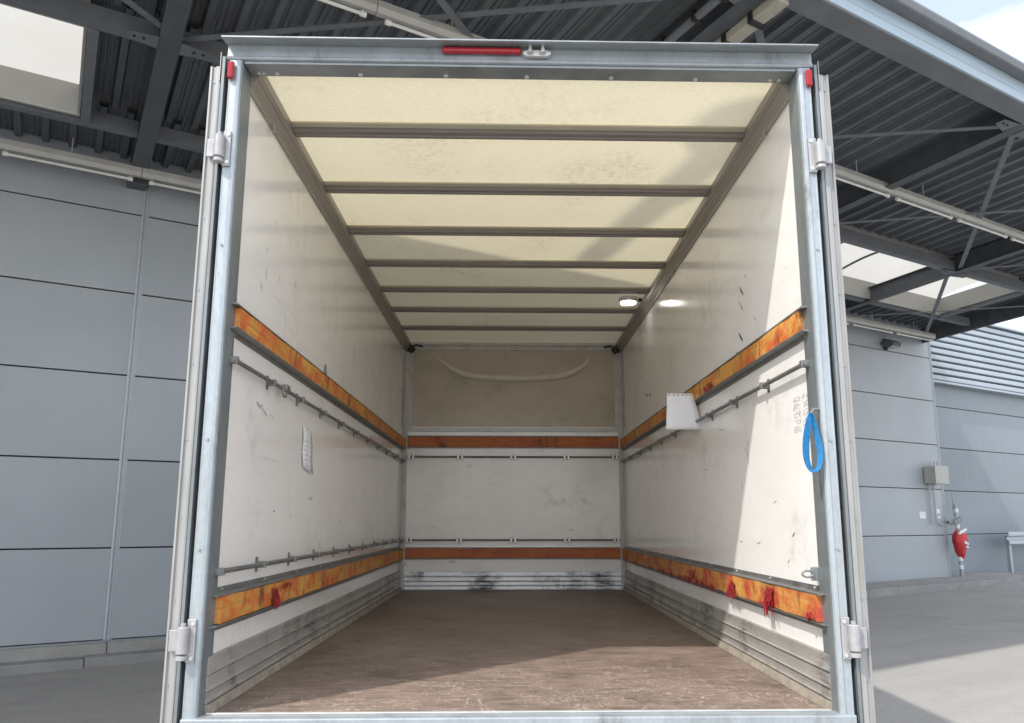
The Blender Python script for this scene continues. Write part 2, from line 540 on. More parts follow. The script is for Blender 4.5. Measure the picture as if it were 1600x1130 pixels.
# ------------------------------------------------------------------ ground
g = MB()
R_ = 400
g.quad((-R_, -R_, gz(-R_)), (R_, -R_, gz(R_)), (R_, R_, gz(R_)), (-R_, R_, gz(-R_)))
go = g.build('ground', 'ground')
go.rotation_euler = (0, 0, BROT)
go['kind'] = 'structure'
go['label'] = 'grey worn concrete yard with streaks, partly in canopy shade'

# ------------------------------------------------------------------ warehouse
wh = tag(empty('warehouse', (0, 0, 0), BROT), 'long warehouse front of smooth blue-grey metal panels standing under the canopy', 'building')
JA = [-19.42, -13.22, -7.02, -.82, 5.38, 11.58, 17.95]
JZ = [.29, 1.445, 2.592, 3.736, 4.883, 6.025, 7.12]
MB().box(JA[0], JA[-1] - .01, 9.045, 16, .1, 7.1).build('wall_core', 'core', wh)
for a0, a1 in zip(JA, JA[1:]):
    for z0, z1 in zip(JZ, JZ[1:]):
        MB().box(a0 + .045, a1 - .045, 9.0 + random.uniform(-.0015, .0015), 9.04, z0 + .009, z1 - .009).build('wall_panel', 'panel', wh, .006)
for a in JA:
    p = [(-.048, 9.042), (-.048, 8.992), (-.022, 8.985), (-.016, 9.003), (-.004, 9.003), (.002, 8.985), (.02, 8.985), (.026, 9.0), (.048, 8.998), (.048, 9.042)]
    MB().prism([(a + x, y) for x, y in p], lambda x, y, t: (x, y, t), .285, 7.1).build('joint_profile', 'joint', wh)
MB().box(JA[0], JA[-1] + .03, 8.965, 9.03, .262, .289).build('drip_flashing', 'galv_dark', wh, .003)
a = JA[0]
while a < 17.6:
    L = 1.24
    MB().box(a + .004, min(a + L - .004, 18.0), 8.93 + random.uniform(-.004, .004), 9.2, -.2, .262 + random.uniform(-.003, .003)).build('plinth_block', 'plinth', wh, .008)
    a += L
kb = empty('kerb', (0, 0, 0), BROT)
kb['kind'] = 'structure'; kb['label'] = 'low kerb of grey concrete stones along the warehouse front'
a = JA[0] + .35
while a < 10.5:
    L = 1.0
    e = a + L - .004
    z = gz(a + .5) + .115
    m_ = MB()
    if a + L > 18.9:
        m_.prism([(a + .004, 8.66), (a + .55, 8.66), (a + .8, 8.72), (a + .93, 8.85), (a + .95, 9.12), (a + .004, 9.12)], lambda x, y, t: (x, y, t), -.15, z)
    else:
        m_.box(a + .004, e, 8.66 + random.uniform(-.004, .004), 8.93 if a < 17 else 9.12, -.15, z + random.uniform(-.003, .003))
    m_.build('kerb_stone', 'kerb', kb, .014)
    a += L

pv = empty('pavement', (0, 0, 0), BROT)
pv['kind'] = 'structure'; pv['label'] = 'raised concrete pavement strip round the warehouse corner'
zt = .405
MB().prism([(11.0, 7.96), (19.3, 7.96), (19.9, 8.1), (20.25, 8.5), (20.3, 9.45), (18.1, 9.45), (18.1, 8.925), (11.0, 8.925)], lambda x, y, t: (x, y, t + .006 * (x - 14)), -.2, zt).build('slab', 'plinth', pv, .01)
a = 11.0
while a < 19.2:
    e = min(a + 1.0, 19.3)
    MB().prism([(a + .004, 7.80), (e - .004, 7.80), (e - .004, 7.955), (a + .004, 7.955)], lambda x, y, t: (x, y, t + .006 * (x - 14)), -.2, zt + .004).build('kerb_stone', 'kerb', pv, .014)
    a += 1.0
pts_o = [(19.305, 7.80), (19.75, 7.86), (20.15, 8.06), (20.38, 8.36), (20.45, 8.8), (20.45, 9.44)]
pts_i = [(19.305, 7.955), (19.66, 7.99), (20.0, 8.14), (20.25, 8.45), (20.3, 8.8), (20.3, 9.44)]
for q in range(5):
    MB().prism([pts_o[q], pts_o[q + 1], pts_i[q + 1], pts_i[q]], lambda x, y, t: (x, y, t + .006 * (x - 14)), -.2, zt + .004).build('kerb_stone', 'kerb', pv, .01)

# ------------------------------------------------------------------ annex to the right
ax = tag(empty('warehouse_annex', (0, 0, 0), BROT), 'set-back blue-grey panelled building with ribbed pale cladding above, past the canopy end', 'building')
MB().box(17.96, 42, 9.56, 16, .05, 7.45).build('wall_core', 'core', ax)
AJ = [17.97, 24.4, 30.6, 36.8, 42]
AZ = [.30, 1.445, 2.60, 3.75, 4.885, 6.05]
for a0, a1 in zip(AJ, AJ[1:]):
    for z0, z1 in zip(AZ, AZ[1:]):
        MB().box(a0 + .02, a1 - .02, 9.5, 9.555, z0 + .009, z1 - .009).build('wall_panel', 'panel_b', ax, .006)
MB().box(17.97, 42, 9.47, 9.6, -.1, .295).build('plinth', 'plinth', ax, .006)
MB().box(18.35, 42, 9.28, 9.552, 5.50, 5.56).build('cladding_trim', 'cladding', ax, .004)
for i in range(10):
    z = 5.57 + i * .188
    pr = [(9.46, z), (9.30, z + .012), (9.285, z + .026), (9.285, z + .125), (9.30, z + .142), (9.40, z + .168), (9.46, z + .168)]
    MB().prism(pr, lambda y, zz, t: (t, y, zz), 18.37, 42).build('cladding_board', 'cladding', ax)
MB().box(18.36, 42, 9.462, 9.552, 5.562, 7.46).build('cladding_backing', 'core', ax)
MB().box(18.34, 42, 9.25, 9.62, 7.47, 7.53).build('coping', 'cladding', ax, .006)
MB().box(18.28, 18.355, 9.28, 9.56, 5.5, 7.465).build('shadow_gap_strip', 'steel_dark', ax, .004)  # dark strip coloured in for the shadow gap at the cladding end

# ------------------------------------------------------------------ canopy
def zb(d): return 6.48 + .062 * (8.87 - d)        # underside of the rafters
cp = tag(empty('loading_canopy', (0, 0, 0), BROT), 'dark steel loading canopy with ribbed deck fixed to the warehouse front', 'canopy')
AL, AR = -19.4, 17.62
def deck_sheet(a0, a1, d0, d1):
    m_ = MB()
    P = .31
    prof = []
    a = a0
    while a < a1 - 1e-6:
        for da, h in ((0, .0), (.07, .0), (.095, .07), (.125, .07), (.132, .056), (.150, .056), (.157, .07), (.186, .07), (.193, .056), (.211, .056), (.218, .07), (.248, .07), (.254, .058), (.268, .058), (.274, .07), (.286, .07)):
            if a + da <= a1: prof.append((a + da, h))
        a += P
    prof.append((a1, 0.0))
    i = len(m_.v)
    for x, h in prof: m_.v.append((x, d0, zb(d0) + .33 + h))
    for x, h in prof: m_.v.append((x, d1, zb(d1) + .33 + h))
    n = len(prof)
    m_.f = [(q, q + 1, n + q + 1, n + q) for q in range(n - 1)]
    o = m_.build('deck_sheet', 'deck', cp)
    s = o.modifiers.new('thick', 'SOLIDIFY'); s.thickness = .004; s.offset = 1
    return o
RA = [-15.65, -10.75, -5.85, -.97, 3.93, 8.9, 13.5]
RB = [AL] + RA[1:] + [AR]
for a0, a1 in zip(RB, RB[1:]):
    deck_sheet(a0, a1, 1.72, 5.66)
    deck_sheet(a0, a1, 7.72, 8.99)
deck_sheet(-1.70, .6, 5.661, 7.719)
deck_sheet(16.12, AR, 5.661, 7.719)
deck_sheet(AL, -9.0, 5.661, 7.719)
# rafters (I sections at right angles to the front)
def ibeam(name, a, d0, d1, wf=.2, h=.32, drop=0, mat='steel_dark', tf=.014, parent=cp):
    m_ = MB()
    pr = [(-wf / 2, 0), (wf / 2, 0), (wf / 2, tf), (.006, tf), (.006, h - tf), (wf / 2, h - tf), (wf / 2, h), (-wf / 2, h), (-wf / 2, h - tf), (-.006, h - tf), (-.006, tf), (-wf / 2, tf)]
    m_.prism(pr, lambda x, z, d: (a + x, d, zb(d) - drop + z), d0, d1)
    return m_.build(name, mat, parent)
for a in RA:
    ibeam('rafter', a, 2.02, 8.985, .21 if a < 5 else .17)
    MB().box(a - .12, a + .12, 8.72, 8.99, zb(8.8) - .1, zb(8.8) - .003).build('rafter_shoe', 'steel_dark', cp, .004)
# purlins (channels along the front) between the rafters
PB = [AL] + RA + [AR]
for a0, a1 in zip(PB, PB[1:]):
    if a1 - a0 < .3: continue
    for d, dep, mt in ((5.66, .20, 'steel_brace'), (7.70, .18, 'steel_brace')):
        z = zb(d) + .03
        pr = [(d - .06, z), (d + .06, z), (d + .06, z + .012), (d - .045, z + .012), (d - .045, z + dep - .012), (d + .06, z + dep - .012), (d + .06, z + dep), (d - .06, z + dep)]
        MB().prism(pr, lambda y, zz, t: (t, y, zz), a0 + .11, a1 - .11).build('purlin', mt, cp)
# outer edge beam, fascia and gutter
MB().box(AL, AR, 1.745, 2.01, zb(1.9) - .02, zb(1.9) + .02).build('edge_soffit', 'steel_brace', cp, .004)
z0 = zb(1.75) - .022
pr = [(1.742, z0), (1.72, z0 + .004), (1.72, z0 + .11), (1.728, z0 + .12), (1.72, z0 + .13), (1.72, z0 + .275), (1.742, z0 + .275)]
MB().prism(pr, lambda y, zz, t: (t, y, zz), AL, AR).build('fascia', 'fascia', cp)
pr = [(1.74, z0 + .279), (1.60, z0 + .279), (1.585, z0 + .29), (1.57, z0 + .36), (1.585, z0 + .40), (1.74, z0 + .40)]
MB().prism(pr, lambda y, zz, t: (t, y, zz), AL, AR).build('gutter', 'steel_brace', cp)
# right-hand end channel
pr = [(AR + .003, -.06), (AR + .09, -.06), (AR + .09, .40), (AR + .003, .40)]
MB().prism(pr, lambda x, z, d: (x, d, zb(d) + z), 1.6, 8.99).build('end_channel', 'steel_dark', cp)
# roof covering above the deck, with openings left for the skylights
def cover(a0, a1, d0, d1):
    MB().prism([(0, .42), (0, .47)], lambda x, z, d: (0, 0, 0), 0, 1, False) if False else None
    m_ = MB()
    m_.v = [(a0, d0, zb(d0) + .41), (a1, d0, zb(d0) + .41), (a1, d1, zb(d1) + .41), (a0, d1, zb(d1) + .41)]
    m_.v += [(x, y, z + .06) for x, y, z in m_.v]
    m_.f = [(3, 2, 1, 0), (4, 5, 6, 7), (0, 1, 5, 4), (1, 2, 6, 5), (2, 3, 7, 6), (3, 0, 4, 7)]
    m_.build('roof_cover', 'steel_brace', cp)
cover(AL, AR, 1.745, 5.738); cover(AL, AR, 7.602, 9.3)
cover(-1.718, .598, 5.739, 7.601); cover(16.122, AR, 5.739, 7.601); cover(AL, -9.002, 5.739, 7.601)
# skylight boxes
def skylight(a0, a1, bars):
    d0, d1 = 5.74, 7.60
    sk = MB()
    h = .46
    for (x0, x1, y0, y1) in ((a0, a1, d0, d0 + .03), (a0, a1, d1 - .03, d1), (a0, a0 + .03, d0 + .031, d1 - .031), (a1 - .03, a1, d0 + .031, d1 - .031)):
        i = len(sk.v)
        for zz in (.09, h):
            sk.v += [(x0, y0, zb(y0) + zz), (x1, y0, zb(y0) + zz), (x1, y1, zb(y1) + zz), (x0, y1, zb(y1) + zz)]
        sk.f += [(i, i + 1, i + 2, i + 3), (i + 4, i + 5, i + 6, i + 7)] + [(i + q, i + (q + 1) % 4, i + 4 + (q + 1) % 4, i + 4 + q) for q in range(4)]
    so_ = sk.build('skylight_curb', 'curb', cp)
    gl = MB()
    n = 10
    for q in range(n + 1):
        t = q / n
        d = d0 - .02 + (d1 - d0 + .04) * t
        z = zb(d) + h + .012 + .10 * math.sin(math.pi * t)
        gl.v += [(a0 - .02, d, z), (a1 + .02, d, z)]
    gl.f = [(2 * q, 2 * q + 1, 2 * q + 3, 2 * q + 2) for q in range(n)]
    go_ = gl.build('skylight_sheet', 'skylight', so_, smooth=True)
    for a in bars:
        pts = []
        for q in range(n + 1):
            t = q / n
            d = d0 + (d1 - d0) * t
            pts.append((a, d, zb(d) + h - .012 + .10 * math.sin(math.pi * t)))
        MB().tube(pts, .022, 6).build('glazing_bar', 'steel_dark', so_, smooth=True)
    # angle trim round the opening
    for y in (d0 + .005, d1 - .035):
        z = zb(y) + .06
        MB().box(a0, a1, y, y + .04, z, z + .026).build('curb_trim', 'trunking', so_)
skylight(-9.0, -1.72, (-8, -6.9, -4.7, -3.6))
skylight(.6, 16.12, (1.7, 2.8, 5.0, 6.1, 7.2, 10.1, 11.2, 12.3, 14.6))  # stretch hidden behind the truck is added to brighten the truck's inside
for x, wd_ in ((-1.66, .10), (16.17, .07), (.54, .07)):
    MB().prism([(x - wd_ / 2, .0), (x + wd_ / 2, .0), (x + wd_ / 2, .3), (x - wd_ / 2, .3)], lambda a, z, d: (a, d, zb(d) + z), 5.725, 7.635).build('trimmer', 'steel_brace', cp)
# diagonal bracing bars with gusset plates
def brace(a0, d0, a1, d1, wid=.07, dz=.05):
    MB().bar((a0, d0, zb(d0) + dz), (a1, d1, zb(d1) + dz), wid, .012).build('brace', 'steel_brace', cp)
BR = [(-.86, 5.52, -5.75, 2.1, .05), (-.86, 5.52, 3.83, 2.1, .065), (-.87, 2.15, 3.83, 5.5, .04), (4.03, 5.5, 8.8, 2.2, .05), (4.03, 2.2, 8.8, 5.5, .04),
      (9.0, 2.2, 13.4, 5.5, .05), (9.0, 5.5, 13.4, 2.2, .035), (13.6, 5.5, 17.5, 2.3, .05), (13.6, 2.2, 17.5, 5.5, .035),
      (13.6, 5.9, 17.45, 8.8, .02), (13.6, 8.8, 17.45, 5.9, .005), (-5.95, 2.1, -10.6, 5.5, .05), (-5.95, 5.5, -10.6, 2.1, .035)]
for b in BR: brace(*b[:4], .08, b[4])
for a, d in ((-.97, 5.6), (3.93, 5.6), (8.9, 2.15), (13.5, 5.7), (3.93, 2.15), (8.9, 5.6), (-.97, 2.15)):
    z = zb(d) - .004
    for sgn in (-1, 1):
        gp = MB().prism([(a + sgn * .108, d - .12), (a + sgn * .40, d - .08), (a + sgn * .40, d + .04), (a + sgn * .108, d + .10)], lambda x, y, t: (x, y, t), z, z + .012).build('gusset_plate', 'steel_brace', cp)
        for q in (.24, .33):
            MB().tube([(a + sgn * q, d - .03, z - .012), (a + sgn * q, d - .03, z + .002)], .017, 6).build('bolt', 'black', gp)
# tan service pipe clamped to the rafter above the truck
MB().bar((4.13, 1.9, zb(1.9) - .05), (4.13, 4.6, zb(4.6) - .05), .16, .09).build('service_duct', 'pipe_tan', cp, .006)
MB().tube([(3.66, 2.1, zb(2.1) + .05), (3.66, 3.25, zb(3.25) + .05), (3.66, 3.3, zb(3.3) - .1)], .045, 8).build('service_pipe', 'steel_brace', cp, smooth=True)
for d in (2.25, 2.62, 3.1):
    MB().box(4.03, 4.24, d - .03, d + .03, zb(d) - .12, zb(d) + .06).build('duct_clamp', 'black', cp, .006)
    MB().box(3.60, 3.72, d - .02, d + .02, zb(d) - .01, zb(d) + .12).build('duct_clamp', 'black', cp, .006)

# ------------------------------------------------------------------ strip lights under the canopy
def strip_light(L):
    o = empty('strip_light')
    h = [(-.055, .0), (-.03, -.055), (.03, -.055), (.055, .0), (.055, .07), (-.055, .07)]
    MB().prism(h, lambda y, z, t: (t, y, z), .004, L - .004).build('trunking', 'trunking', o)
    MB().tube([(.14, .0, -.105), (L - .14, .0, -.105)], .019, 10).build('tube', 'tube', o, smooth=True)
    for x in (.10, L - .16):
        MB().tube([(x, 0, -.105), (x + .06, 0, -.105)], .03, 10).build('tube_holder', 'tube', o, smooth=True)
    for x in (.13, L - .13):
        MB().box(x - .012, x + .012, -.012, .012, -.09, -.05).build('holder_arm', 'trunking', o)
    MB().tube([(L * .5, 0, .07), (L * .5, 0, .30)], .008, 6).build('hanger', 'conduit', o)
    return o
proto = None
for lab, grp, d, a0, n, dz in (('grey strip light with bare tube in the row close along the warehouse panels', 'strip lights along the wall row', 8.52, -14.28, 19, -.06),
                           ('grey strip light with bare tube in the row hung mid-way under the canopy deck', 'strip lights in the middle canopy row', 4.05, -14.28, 19, .02)):
    for i in range(n):
        if proto is None: proto = strip_light(1.667); o = proto
        else: o = copy_tree(proto)
        a = a0 + i * 1.667
        q = Matrix.Rotation(BROT, 3, 'Z') @ Vector((a, d, zb(d) + dz))
        o.location = q
        o.rotation_euler = (0, 0, BROT)
        tag(o, lab, 'strip light', grp)

def bl(a, d, z): return Matrix.Rotation(BROT, 3, 'Z') @ Vector((a, d, z))

# floodlight under the canopy by the corner
fl = tag(empty('floodlight', bl(16.0, 8.99, 6.15), BROT), 'small dark floodlight on a bracket at the warehouse corner under the canopy', 'floodlight')
MB().prism([(-.02, .06), (-.22, .10), (-.34, .02), (-.34, -.07), (-.2, -.10), (-.06, -.06)], lambda y, z, t: (t, y, z), -.17, .17).build('lamp_housing', 'steel_dark', fl, .01)
MB().box(-.05, .05, -.06, -.005, -.12, .16).build('bracket', 'black', fl, .005)
MB().quad((-.14, -.32, -.074), (.14, -.32, -.074), (.14, -.22, -.101), (-.14, -.22, -.101)).build('lens', 'alu', fl)

# round-headed lamp arm on the canopy edge (its shadow falls on the truck roof)
arm = tag(empty('lamp_arm', (-1.72, .38, 7.28)), 'round-headed lamp on a braced arm reaching out from the canopy edge', 'lamp')
MB().bar((0, .15, 0), (.52, -1.72, .02), .17, .12).build('arm', 'fascia', arm, .01)
MB().prism([(.64 + .33 * math.cos(t * math.pi / 12), -1.90 + .36 * math.sin(t * math.pi / 12)) for t in range(24)], lambda x, y, t: (x, y, t), -.02, .10).build('lamp_head', 'steel_brace', arm)
MB().bar((.32, -1.15, .02), (.66, -1.28, .02), .045, .045).build('stay', 'steel_brace', arm)
MB().bar((.66, -1.28, .02), (.30, -.85, .02), .045, .045).build('stay', 'steel_brace', arm)

# ------------------------------------------------------------------ things on the warehouse wall, right
eb = tag(empty('meter_box', bl(17.43, 8.985, 2.72), BROT), 'pale beige electrical box with conduits on the warehouse corner panel', 'electrical box')
MB().box(-.27, .27, -.30, -.002, 0, .43).build('box_body', 'beige_box', eb, .012)
MB().box(-.29, .29, -.325, -.303, -.01, .44).build('lid', 'beige_box', eb, .008)
for x in (-.15, 0, .15):
    MB().tube([(x, -.14, .43), (x, -.14, .56)], .022, 8).build('cable_gland', 'conduit', eb, smooth=True)
for x, pts in ((-.12, [(-.15, -.05, -.005), (-.14, -.05, -.98)]), (.08, [(.03, -.05, -.005), (.04, -.05, -.86), (.08, -.06, -.96), (.20, -.08, -1.02), (.42, -.08, -1.02)])):
    MB().tube(pts, .02, 8).build('conduit', 'conduit', eb, smooth=True)
for x, z, wx, hz, lab in ((16.98, 1.94, .26, .17, 'blank white square notice stuck below the electrical box'), (17.66, 2.04, .15, .11, 'small grey and white notice right of the conduits'), (17.68, 1.89, .12, .07, 'tiny white notice, lower of two right of the conduits')):
    n_ = MB().box(-wx / 2, wx / 2, -.006, 0, -hz / 2, hz / 2).build('wall_notice', 'paper', None)
    n_.location = bl(x, 8.995, z); n_.rotation_euler = (0, 0, BROT)
    tag(n_, lab, 'notice')
sp = tag(empty('standpipe', bl(18.12, 8.80, .43), BROT), 'grey and white banded standpipe with valves at the warehouse corner', 'standpipe')
MB().tube([(0, 0, 0), (0, 0, 1.78)], .045, 12).build('pole', 'galv', sp, smooth=True)
for i in range(8):
    z = .18 + i * .2
    MB().tube([(0, 0, z), (0, 0, z + .10)], .052, 12).build('white_band', 'white_paint', sp, smooth=True)
for i, (x, z) in enumerate(((-.15, 1.42), (-.27, 1.38), (-.39, 1.34))):
    v_ = MB().tube([(x, -.02, z), (x, -.16, z)], .055, 8).build('valve', 'alu', sp, smooth=True)
    MB().tube([(x, -.17, z), (x, -.20, z)], .07, 8).build('valve_wheel', 'steel', v_, smooth=True)
MB().tube([(-.48, -.03, 1.34), (-.3, -.03, 1.30), (-.05, -.03, 1.40)], .035, 8).build('manifold', 'steel', sp, smooth=True)
MB().tube([(-.13, -.0, 1.70), (.13, -.0, 1.76)], .018, 6).build('crossbar', 'steel', sp)
MB().tube([(-.12, .0, 1.30), (-.12, .0, 2.05)], .008, 6).build('rod', 'steel', sp)
# red bag pulled over the pipe
rc = MB()
prof = [(0.0, .05), (.05, .09), (.16, .14), (.30, .18), (.45, .205), (.58, .19), (.66, .13), (.70, .075)]
for j, (z, r) in enumerate(prof):
    for q in range(20):
        a = 2 * math.pi * q / 20
        rr = r * (1 + .13 * math.sin(3 * a + j * .8) + .07 * math.sin(7 * a - j))
        rc.v.append((rr * math.cos(a) + .05 * (1 - z / .7) * 1.2, rr * .75 * math.sin(a), z))
for j in range(len(prof) - 1):
    for q in range(20):
        r_ = (q + 1) % 20
        rc.f.append((j * 20 + q, j * 20 + r_, (j + 1) * 20 + r_, (j + 1) * 20 + q))
rc.f.append(tuple(range(19, -1, -1))); rc.f.append(tuple(7 * 20 + q for q in range(20)))
rb = rc.build('hose_cover', 'red_cloth', None, smooth=True)
rb.location = bl(18.10, 8.78, .86); rb.rotation_euler = (0, 0, BROT)
tag(rb, 'red fabric cover with white print pulled over the standpipe', 'cover')
for x, z, s_ in ((.02, .40, .05), (.10, .37, .035), (.05, .30, .03), (.10, .29, .025)):
    MB().prism([(x + s_ * math.cos(t * 1.05), z + s_ * .8 * math.sin(t * 1.05)) for t in range(6)], lambda x_, z_, t: (x_, t, z_), -.165, -.13).build('print_patch', 'white_paint', rb)
MB().prism([(-.2, .60), (.12, .70), (.14, .76), (-.19, .67)], lambda x_, z_, t: (x_, t, z_), -.15, -.10).build('white_hem', 'white_paint', rb)

gr = tag(empty('guard_rail', bl(20.62, 8.90, gz(21)), BROT), 'low galvanised crash barrier in front of the set-back building', 'guard rail')
prg = [(0, .80), (-.03, .83), (-.03, .90), (.03, .95), (.03, 1.0), (-.03, 1.05), (-.03, 1.12), (0, 1.15), (.012, 1.14), (-.015, 1.11), (-.015, 1.06), (.045, 1.0), (.045, .95), (-.015, .89), (-.015, .84), (.012, .81)]
MB().prism(prg, lambda y, z, t: (t, y, z), 0, 12).build('rail_beam', 'guard', gr)
for x in (.18, 2.2, 4.2, 6.2, 8.2, 10.2):
    MB().box(x - .05, x + .05, .05, .15, -.05, 1.05).build('post', 'guard', gr, .006)

# ------------------------------------------------------------------ TRUCK
tk = tag(empty('box_truck', (0, 0, G)), 'white box truck with open rear, orange wall rails and a brown plywood floor', 'truck')
W_ = 1.225; LEN = 5.55; HC = 2.736
# floor
MB().box(-1.222, 1.222, .062, LEN, -.04, 0).build('floor', 'floor', tk)
sill = MB().box(-1.27, 1.27, -.03, .06, -.16, .006).build('sill', 'galv', tk, .006)
MB().box(-1.20, 1.20, .035, .052, .0062, .012).build('sill_lip', 'alu', sill, .002)
# side walls
for s in (-1, 1):
    x0, x1 = sorted((s * W_, s * (W_ + .03)))
    MB().box(x0, x1, .10, LEN, -.02, 2.80).build('side_wall', 'grp', tk)
    ln = lambda x: s * x
    # kick planks with ridges
    for z0, z1, dirt in ((.145, .212, 0), (.083, .143, 0), (.040, .081, 0)):
        pr = [(W_ - .001, z0), (W_ - .016, z0), (W_ - .022, z0 + .003), (W_ - .022, z0 + .007), (W_ - .016, z0 + .011), (W_ - .014, (z0 + z1) / 2), (W_ - .016, z1 - .004), (W_ - .010, z1), (W_ - .001, z1)]
        MB().prism(pr, lambda x, z, t: (s * x, t, z), .062, LEN - .03).build('kick_plank', 'kick', tk)
    MB().prism([(W_ - .001, .002), (W_ - .034, .002), (W_ - .032, .010), (W_ - .024, .036), (W_ - .001, .038)], lambda x, z, t: (s * x, t, z), .062, LEN - .02).build('floor_angle', 'dusty', tk)
    # rubbing rails: timber in a steel channel
    for z0, z1, up in ((1.530, 1.622, 1), (.330, .436, 0)):
        y0 = .10
        m_ = MB()
        n = 44
        for q in range(n + 1):
            y = y0 + (LEN - .05 - y0) * q / n
            dx = .002 * math.sin(q * 1.7) + random.uniform(-.0012, .0012)
            m_.v += [(s * (W_ - .004), y, z0), (s * (W_ - .034 + dx), y, z0 + random.uniform(0, .003)), (s * (W_ - .036 + dx), y, z1 - random.uniform(0, .003)), (s * (W_ - .004), y, z1)]
        for q in range(n):
            for r_ in range(4):
                m_.f.append((4 * q + r_, 4 * q + (r_ + 1) % 4, 4 * q + 4 + (r_ + 1) % 4, 4 * q + 4 + r_))
        m_.f += [(3, 2, 1, 0), tuple(4 * n + r_ for r_ in range(4))]
        rail = m_.build('rubbing_rail', 'orange' if not (s == 1 and not up) else 'orange_worn', tk)
        ch = MB()
        ch.prism([(W_ - .001, z1 + .004), (W_ - .038, z1 + .001), (W_ - .038, z1 + .006), (W_ - .006, z1 + .012), (W_ - .005, z1 + .032), (W_ - .001, z1 + .032)], lambda x, z, t: (s * x, t, z), .052, LEN - .045)
        ch.prism([(W_ - .001, z0 - .004), (W_ - .040, z0 - .001), (W_ - .040, z0 - .006), (W_ - .006, z0 - .012), (W_ - .005, z0 - .030), (W_ - .001, z0 - .030)], lambda x, z, t: (s * x, t, z), .052, LEN - .045)
        ch.build('steel_channel', 'steel', rail)
        for q in range(10):
            y = .18 + q * .56
            zz = z1 + .022
            MB().tube([(s * (W_ - .004), y, zz), (s * (W_ - .009), y, zz)], .006, 6).build('rivet', 'alu', rail)
    # lashing rails
    zs = (1.39, .533) if s < 0 else (1.385,)
    for zt in zs:
        tr_ = MB().tube([(s * (W_ - .030), .062, zt), (s * (W_ - .030), LEN - .06, zt)], .0105, 10).build('lashing_rail', 'steel', tk, smooth=True)
        for q in range(11):
            y = .08 + q * .535
            if y > LEN - .08: break
            b_ = MB()
            b_.box(*sorted((s * (W_ - .001), s * (W_ - .006))), y - .014, y + .014, zt - .034, zt + .034)
            b_.box(*sorted((s * (W_ - .0062), s * (W_ - .046))), y - .012, y + .012, zt - .015, zt + .015)
            b_.build('bracket', 'steel', tr_, .003)
    # cove rail along the roof
    pr = [(W_ - .001, 2.622), (W_ - .010, 2.622), (W_ - .014, 2.634), (W_ - .036, 2.672), (W_ - .038, 2.680), (W_ - .042, 2.680), (W_ - .054, 2.702), (W_ - .058, 2.735), (W_ - .001, 2.735)]
    MB().prism(pr, lambda x, z, t: (s * x, t, z), .10, LEN - .02).build('cove_rail', 'cove', tk)
    # front corner post
    MB().prism([(W_ - .001, LEN - .001), (W_ - .001, LEN - .05), (W_ - .010, LEN - .055), (W_ - .022, LEN - .040), (W_ - .030, LEN - .022), (W_ - .048, LEN - .012), (W_ - .048, LEN - .001)], lambda x, y, t: (s * x, y, t), .002, 2.70).build('corner_post', 'alu_white', tk)
    MB().box(*sorted((s * (W_ - .0015), s * (W_ - .004))), LEN - .22, LEN - .056, 1.76, 2.58).build('corner_plate', 'alu_white', tk, .001)
    # black rope eye in the top corner
    MB().tube([(s * 1.165, LEN - .06, 2.70), (s * 1.14, LEN - .10, 2.665), (s * 1.10, LEN - .09, 2.69), (s * 1.03, LEN - .05, 2.685)], .012, 6).build('corner_hook', 'black', tk, smooth=True)
    MB().tube([(s * 1.19, LEN - .08, 2.62), (s * 1.15, LEN - .11, 2.66), (s * 1.12, LEN - .06, 2.655), (s * 1.16, LEN - .05, 2.61)], .016, 6).build('corner_hook', 'black', tk, smooth=True)
    # curtain hooks below the cove rail
    for y in (.42, 2.6):
        MB().tube([(s * (W_ - .014), y, 2.64), (s * (W_ - .026), y, 2.61), (s * (W_ - .022), y, 2.585)], .006, 6).build('cove_hook', 'cove', tk, smooth=True)

# front wall
fy = LEN - .012
MB().box(-W_, W_, LEN, LEN + .04, -.05, 2.80).build('front_wall', 'grp', tk)
pn = MB().box(-1.14, 1.14, LEN - .006, LEN - .001, 1.775, 2.65).build('front_panel', 'brown', tk)
pts = [(-.88, 2.575), (-.80, 2.51), (-.70, 2.435), (-.596, 2.385), (-.45, 2.350), (-.25, 2.330), (0, 2.323), (.25, 2.330), (.45, 2.343), (.562, 2.362), (.68, 2.405), (.78, 2.465), (.84, 2.52), (.86, 2.585)]
MB().tube([(x, LEN - .004, z) for x, z in pts], [.008, .020, .030, .038, .042, .043, .043, .043, .043, .043, .040, .032, .020, .008], 10).build('curved_highlight', 'brown_highlight', pn, smooth=True)  # highlight on the panel, drawn as a pale raised tube
for x0, x1, z0, z1 in ((-1.175, -1.142, 1.765, 2.66), (1.142, 1.175, 1.765, 2.66), (-1.141, 1.141, 2.652, 2.70), (-1.175, 1.175, 1.72, 1.764)):
    MB().box(x0, x1, LEN - .016, LEN - .0005, z0, z1).build('panel_frame', 'alu_white', tk, .003)
MB().box(-1.17, 1.17, LEN - .05, LEN - .017, 2.705, 2.735).build('panel_frame', 'alu_white', tk, .003)
for z0, z1 in ((1.545, 1.662), (.338, .445)):
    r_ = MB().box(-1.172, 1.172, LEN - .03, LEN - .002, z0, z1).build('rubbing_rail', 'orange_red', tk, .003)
    for zz in (z0 - .012, z1 + .003):
        MB().box(-1.173, 1.173, LEN - .034, LEN - .003, zz, zz + .009).build('steel_channel', 'steel', r_)
        MB().box(-1.173, 1.173, LEN - .008, LEN - .003, zz - .012 if zz < z0 else zz + .0092, zz - .0002 if zz < z0 else zz + .021).build('channel_lip', 'alu', r_)
for x in (-1.158, 1.158):
    for z in [1.80 + .14 * q for q in range(6)]:
        MB().tube([(x, LEN - .0155, z), (x, LEN - .019, z)], .006, 6).build('rivet', 'galv_dark', tk)
